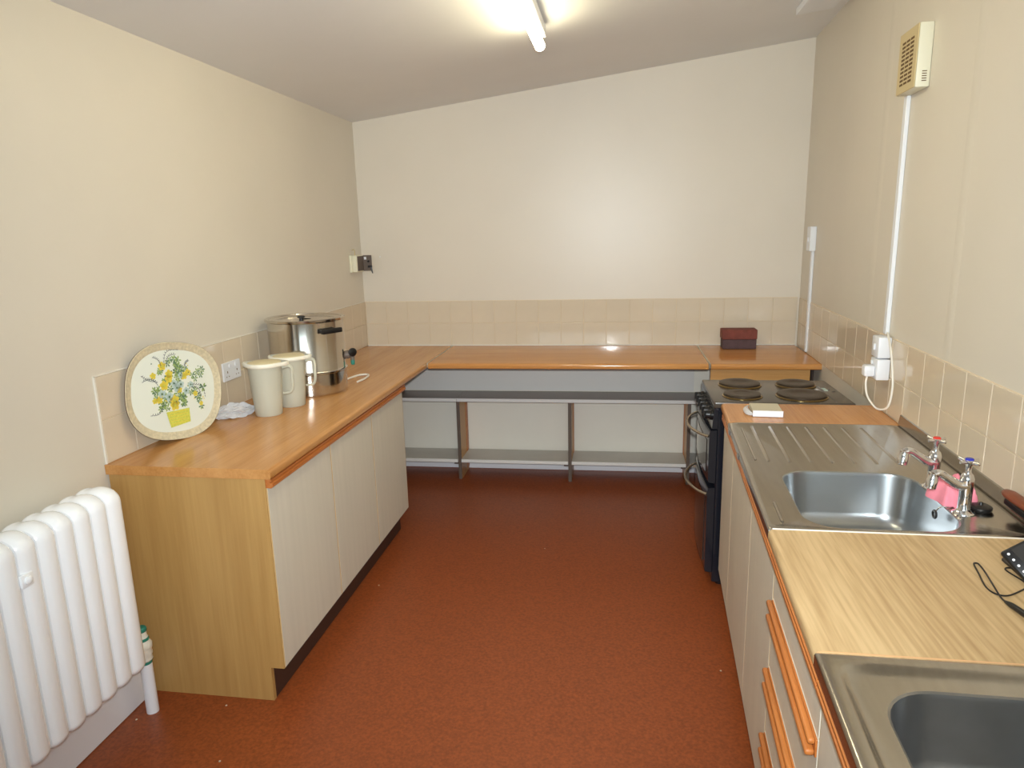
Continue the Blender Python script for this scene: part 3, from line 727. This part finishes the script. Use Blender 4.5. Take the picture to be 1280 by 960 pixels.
# clear bag
b = MB(); n1, n2 = 40, 22; rnd = random.Random(3); ph = [rnd.uniform(0, 6) for _ in range(8)]
L_ = []
for j in range(n2):
    s_ = j/(n2-1); cx_ = -1.735+.115*s_; cy_ = 2.665+.13*s_; wd = .034*(math.sin(PI*min(max(s_, .02), .98))**.5)+.004
    l = []
    for i in range(n1):
        a_ = 2*PI*i/n1
        q = 1+.22*math.sin(5*a_+ph[0]+7*s_)+.15*math.sin(9*a_+ph[1]-11*s_)+.13*math.sin(14*a_+15*s_+ph[2])
        l.append((cx_+wd*q*math.cos(a_)*.8, cy_+wd*q*math.cos(a_)*-.6, max(.901, .925+wd*q*math.sin(a_)*.8)))
    L_.append(l)
b.loops(L_); o = obj('plastic_bag', b, 'bag', smooth=True)
for p in o.data.polygons: p.use_smooth = False
tag(o, 'scrunched clear plastic bag between the tray and the jugs', 'plastic bag')

# ------------------------------------------------------------------ floral tray
tc = Vector((-1.7135, 2.400, 1.0935)); e1 = Vector((.268, .963, 0)).normalized(); nn = Vector((.963, -.268, .06)).normalized()
e2 = nn.cross(e1); e2 = e2 if e2.z > 0 else -e2; e2.normalize()
ta = math.radians(-10)
t = thing('tray', (tc.x-.01, tc.y, .9), 'rounded floral tin tray with woven-look rim leaning on left wall', 'tray')
def TP(a_, b_, h): return tuple(tc+e1*(a_*math.cos(ta)-b_*math.sin(ta))+e2*(a_*math.sin(ta)+b_*math.cos(ta))+nn*h)
def sup(A_, B_, h, n=96, mm=2.5):
    o = []
    for i in range(n):
        q = 2*PI*i/n; c_, s_ = math.cos(q), math.sin(q)
        rr = (abs(c_/A_)**mm+abs(s_/B_)**mm)**(-1/mm); o.append((rr*c_, rr*s_, h))
    return o
TA, TB = .216, .188
b = MB(TP); b.loops([sup(TA-.001, TB-.001, .0088), sup(TA+.0018, TB+.0018, .0088), sup(TA+.0016, TB+.0016, .005), sup(TA-.003, TB-.003, .001), sup(TA-.02, TB-.02, -.013)], False, True)
obj('back', b, 'tray_back', t, smooth=True)
b = MB(TP); b.loops([sup(TA-.028, TB-.028, .0005), sup(TA-.025, TB-.025, .002), sup(TA-.018, TB-.018, .004), sup(TA-.008, TB-.008, .006), sup(TA-.003, TB-.003, .0085), sup(TA-.001, TB-.001, .0098), sup(TA+.0015, TB+.0015, .0088)], False, False)
obj('rim', b, 'tray_rim', t, smooth=True)
b = MB(TP); b.loops([sup(TA-.0275, TB-.0275, -.0005), sup(TA-.0276, TB-.0276, .0005)], True, True); ctr = obj('centre', b, 'tray', t)
# printed flowers: thin flat shapes; coordinates are upright tray coordinates (a right, b up)
def TU(a_, b_, h): return tuple(tc+e1*a_+e2*b_+nn*h)
pr = MB(TU); pmats = ['yellow', 'lime', 'leaf', 'leafd', 'pale', 'ink']
h0 = .0008
def blob(cx_, cy_, ra, rb, ang, n=8, lay=0):
    c_, s_ = math.cos(ang), math.sin(ang); h = h0+.0001*lay
    pr.add([(cx_+ra*math.cos(2*PI*k/n)*c_-rb*math.sin(2*PI*k/n)*s_, cy_+ra*math.cos(2*PI*k/n)*s_+rb*math.sin(2*PI*k/n)*c_, h) for k in range(n)], [tuple(range(n))])
R_ = random.Random(11)
def leafcl(x, y, r, m1=2, n=6, cen=3):
    for k in range(n):
        a_ = 2*PI*k/n+R_.uniform(-.3, .3); pr.cur = m1 if R_.random() < .6 else 3
        blob(x+r*.62*math.cos(a_), y+r*.62*math.sin(a_), r*.40, r*.2, a_, 8, R_.randint(0, 4))
    pr.cur = cen; blob(x, y, r*.17, r*.22, 0, 8, 5)
def flower(x, y, r, m1, mc=1):
    pr.cur = m1
    for k in range(5): a_ = 2*PI*k/5+.3; blob(x+r*.5*math.cos(a_), y+r*.5*math.sin(a_), r*.5, r*.42, a_, 10, 6)
    pr.cur = mc; blob(x, y, r*.25, r*.25, 0, 8, 8)
for _ in range(46):
    a_ = R_.gauss(.005, .07); bb = R_.uniform(-.06, .125)
    lim = .115*(1-abs(bb+.01)/.16)+.015
    if abs(a_-.005) > lim: a_ = .005+math.copysign(lim*R_.random(), a_)
    leafcl(a_, bb, R_.uniform(.012, .020))
for x, y in ((-.090, .02), (-.065, -.045), (.09, .045), (.10, .03), (.115, .055), (.07, -.02), (.105, -.06), (.11, -.085), (-.085, -.01), (.06, .075), (.03, .09), (-.05, .09), (.13, .04), (.14, .06), (.09, -.015)): leafcl(x, y, .015)
for x, y, r_ in ((-.045, .03, .020), (-.02, .052, .018), (-.015, .07, .018), (-.01, -.035, .022), (-.012, -.055, .022), (-.075, -.02, .015), (.05, .05, .016), (.07, .06, .015), (-.085, .075, .014), (.09, -.03, .012), (-.095, -.02, .012), (.02, .0, .013), (-.04, .105, .018), (.11, -.075, .010)):
    flower(x, y, r_, 0, 1)
for x, y, r_ in ((-.06, .0, .018), (-.03, -.018, .020), (.01, .01, .018), (.03, .02, .016), (.05, -.01, .016), (.0, .03, .016), (.075, .01, .014), (.035, .055, .013)): flower(x, y, r_, 4, 3)
def frond(x0, y0, x1, y1, bend, n=9):
    pr.cur = 5
    px, py = x0, y0
    for k in range(1, n+1):
        s_ = k/n; x = x0+(x1-x0)*s_+bend*(y1-y0)*math.sin(PI*s_); y = y0+(y1-y0)*s_-bend*(x1-x0)*math.sin(PI*s_)
        ang = math.atan2(y-py, x-px); blob((x+px)/2, (y+py)/2, math.hypot(x-px, y-py)*.55, .0011, ang, 6, 9)
        if k < n: blob(x, y+.004, .0045, .0012, ang+1.1, 6, 9)
        px, py = x, y
frond(-.07, .035, -.135, .06, .25); frond(-.07, .05, -.135, .085, -.1); frond(-.06, -.03, -.125, -.07, -.3); frond(-.03, .10, .045, .155, -.35)
frond(.08, .01, .135, -.055, -.25); frond(.075, .0, .115, -.05, -.25); frond(-.045, .1, -.075, .145, .2); frond(.06, .08, .085, .105, -.2); frond(-.02, .10, .03, .14, -.3)
for _ in range(26): pr.cur = R_.choice((3, 5, 0)); blob(R_.uniform(-.10, .13), R_.uniform(-.06, .14), .003, .0025, 0, 6, 9)
pr.cur = 1
pr.add([(-.056, -.073, h0+.0012), (.050, -.079, h0+.0012), (.046, -.134, h0+.0012), (-.046, -.137, h0+.0012)], [(0, 1, 2, 3)])
pr.cur = 0
for k in range(5): blob(-.003, -.082-.011*k, .049, .0012, -.045, 8, 14)
obj('flower_print', pr, pmats, ctr)

# ------------------------------------------------------------------ radiator
RX0, RX1, RZ0, RZ1, PT = -1.745, -1.600, .222, .893, .0685
t = thing('radiator', (-1.67, 1.45, .1), 'white column radiator on the left wall before the cabinets', 'radiator')
def lobed(nr):
    # closed outline in (x,z): two columns side by side joined at top and bottom, rounded
    p = []
    def arc(cx_, cz_, rx, rz, a0, a1, n):
        for k in range(n+1):
            a_ = a0+(a1-a0)*k/n; p.append((cx_+rx*math.cos(a_), cz_+rz*math.sin(a_)))
    arc(RX1-.030, RZ0+.030, .030, .030, -PI/2, 0, 5)
    arc(RX1-.062, RZ1-.052, .062, .052, 0, PI/2+.25, 9)
    arc(RX0+.040, RZ1-.052, .040, .046, PI/2-.25, PI, 7)
    arc(RX0+.030, RZ0+.030, .030, .030, PI, 3*PI/2, 5)
    return p
def offset(p, d):
    n = len(p); o = []
    for i in range(n):
        a_ = Vector(p[i-1]); c_ = Vector(p[(i+1) % n]); tt = (c_-a_).normalized(); nv = Vector((tt.y, -tt.x)); o.append((p[i][0]-nv.x*d, p[i][1]-nv.y*d))
    return o
base = lobed(0)
def section(yc):
    b = MB(); Ls = []
    hw = PT/2-.0008; ins = .026
    for k in range(9):
        a_ = -PI/2+PI*k/8; d = ins*(1-max(math.cos(a_), 0)**.6)
        Ls.append([(q[0], yc+hw*math.sin(a_), q[1]) for q in offset(base, d)])
    b.loops(Ls); return b
yc = 1.88+.035-.035
k = 0
while yc > .55:
    obj('section', section(yc), 'rad', t, smooth=True); yc -= PT; k += 1
b = MB(); b.box(XL+.001, RX0+.02, 1.50, 1.53, .78, .81, .003); b.box(XL+.001, RX0+.02, .80, .83, .78, .81, .003); b.box(XL+.001, RX0+.02, 1.50, 1.53, .32, .35, .003); b.box(XL+.001, RX0+.02, .80, .83, .32, .35, .003)
obj('wall_bracket', b, 'rad', t)
b = MB(); b.box(RX1-.010, RX1+.002, 1.495, 1.535, .745, .785, .005, 2); b.lathe([(.012, 0), (.012, .006), (.007, .010), (0, .011)], (RX1, 1.515, .765), (1, 0, 0), n=14); obj('stay_bolt', b, 'rad', t, smooth=True)
b = MB(); b.tube([(-1.668, 1.905, .27), (-1.668, 1.95, .27)], .018, 12); obj('inlet', b, 'rad', t, smooth=True)
t = thing('heating_pipe', (-1.662, 1.972, 0), 'white lagged pipe with green tape standing beside the radiator', 'pipe')
px_, py_ = -1.662, 1.972
b = MB(); b.lathe([(.021, .0), (.021, .215)], (px_, py_, 0), n=20); obj('pipe', b, 'skirt', t, smooth=True)
b = MB(); b.lathe([(.020, .205), (.026, .212), (.024, .225), (.028, .235), (.025, .247), (.029, .258), (.030, .272), (.024, .282), (.020, .288), (.020, .298), (.017, .303), (.017, .32)], (px_, py_, 0), n=20); obj('tape_wrap', b, 'lag', t, smooth=True)
b = MB(); b.lathe([(.0215, .286), (.0225, .292), (.0212, .297)], (px_, py_, 0), n=16); b.lathe([(.016, .318), (.019, .323), (.019, .332), (.015, .337), (0, .338)], (px_, py_, 0), n=16)
b.lathe([(.0215, .196), (.0222, .203), (.0215, .207)], (px_, py_, 0), n=16); obj('green_tape', b, 'green', t, smooth=True)

# ------------------------------------------------------------------ ceiling light
def lam(x0, y0, y1, name, label, lit):
    t = thing(name, (x0, (y0+y1)/2, CZ(x0)), label, 'light')
    sx = -.045                       # runs slightly askew
    f = lambda x, y, z: (x0+x-(y-y1)*-.0, y, z+CZ(x0+x*.0)-.0)
    b = MB(lambda x, y, z: (x0+x, y, CZ(x0)+z)); b.box(-.030, .030, y0, y1-.02, -.055, -.006, .004); b.box(-.012, .012, y0+.1, y1-.12, -.008, .004); obj('batten', b, 'white', t)
    b = MB(lambda x, y, z: (x0+x, y, CZ(x0)+z)); b.box(-.012, .012, y1-.035, y1-.010, -.105, -.05, .003); b.box(-.012, .012, y0+.01, y0+.035, -.105, -.05, .003); obj('lamp_holder', b, 'white', t)
    b = MB(lambda x, y, z: (x0+x, y, CZ(x0)+z)); b.lathe([(.019, 0), (.024, .012), (.024, y1-y0-.012), (.019, y1-y0)], (0, y0, -.086), (0, 1, 0), n=24); obj('tube', b, 'tube', t, smooth=True)
lam(-.375, 1.95, 3.43, 'fluorescent_light', 'lit fluorescent tube batten on the sloping ceiling', True)
b = MB(lambda x, y, z: (x, y, CZ(x)+z)); b.box(.865, 1.045, 2.9, 3.99, -.034, -.001, .002)
tag(obj('ceiling_fitting', b, 'white'), 'white flat fitting on the ceiling at the top edge near the right wall', 'ceiling fitting')

# ------------------------------------------------------------------ black display unit and cable
A0 = Vector((.829, 1.550, .953)); P1 = Vector((.857, 1.500, .914)); P2 = Vector((.877, 1.570, 1.0007))
d1 = (P1-A0).normalized(); d2 = (P2-A0); d2 = (d2-d1*d2.dot(d1)).normalized(); nf = d1.cross(d2)
if nf.dot(Vector((0, 0, H))-A0) < 0: nf = -nf
t = thing('handheld_monitor', (.88, 1.55, .9), 'black tilted handheld monitor with a row of buttons, right edge', 'monitor')
def DP(a_, b_, h): return tuple(A0+d1*a_+d2*b_+nf*h)
b = MB(DP); b.box(0, .085, 0, .135, -.014, 0, .006, 3); obj('case', b, 'black', t, smooth=True)
b = MB(DP); b.box(.006, .079, .022, .125, -.001, .0008); obj('screen', b, 'screen', t)
for k in range(5):
    b = MB(DP); c_ = Vector(DP(.012+.0145*k, .011, 0)); m_ = MB(); m_.lathe([(.0028, -.001), (.0028, .0012), (.002, .0016)], c_, nf, n=12); obj('button', m_, 'paper', t)
b = MB(); b.tube([DP(.04, .05, -.012), DP(.045, .06, -.03), (.905, 1.575, .912)], [.010, .010, .014], 10); b.box(.868, .948, 1.535, 1.615, .9005, .913, .004); obj('stand', b, 'black', t, smooth=True)
t = thing('usb_cable', (.80, 1.45, .9), 'thin black cable with a plug looping over the pale worktop', 'cable')
z = .9025
b = MB(); b.tube([(.88, 1.53, .91), (.862, 1.495, z), (.835, 1.470, z), (.800, 1.448, z), (.780, 1.455, z), (.776, 1.485, z), (.790, 1.545, z), (.800, 1.588, z), (.807, 1.595, z), (.811, 1.588, z), (.806, 1.55, z), (.792, 1.49, z+.003), (.784, 1.44, z), (.781, 1.412, z+.004)], .0019, 6, 8)
b.tube([(.90, 1.55, .916), (.874, 1.578, z), (.860, 1.576, z), (.856, 1.560, z), (.866, 1.515, z), (.862, 1.488, z), (.872, 1.482, z), (.884, 1.50, z), (.90, 1.535, .916)], .0019, 6, 8)
obj('cord', b, 'black', t, smooth=True)
b = MB(); b.tube([(.782, 1.418, .9045), (.785, 1.40, .9065), (.792, 1.365, .907), (.795, 1.345, .907)], [.003, .006, .0065, .0065], 10, 3); b.box(.789, .802, 1.32, 1.348, .9015, .9105, .002); obj('plug', b, 'black', t, smooth=True)

# ------------------------------------------------------------------ crumbs on the floor
where = ['beside the left cabinets', 'in the middle of the floor', 'by the right-hand cabinets', 'below the radiator pipe', 'near the oak end panel', 'on the near part of the floor']
for (x, y), wh, s_ in zip(((-1.150, 2.946), (-.388, 3.428), (.395, 2.45), (-1.690, 1.92), (-1.409, 2.03), (-1.278, 1.771)), where, (1.6, 1, 1, 1, .8, .8)):
    b = MB(); b.lathe([(.0015, 0), (.004, .0012), (.003, .003), (.001, .0035)], (x, y, .0003), n=7); 
    tag(obj('crumb', b, 'crumb'), 'tiny pale crumb of debris '+wh, 'debris', 'crumbs on the floor')
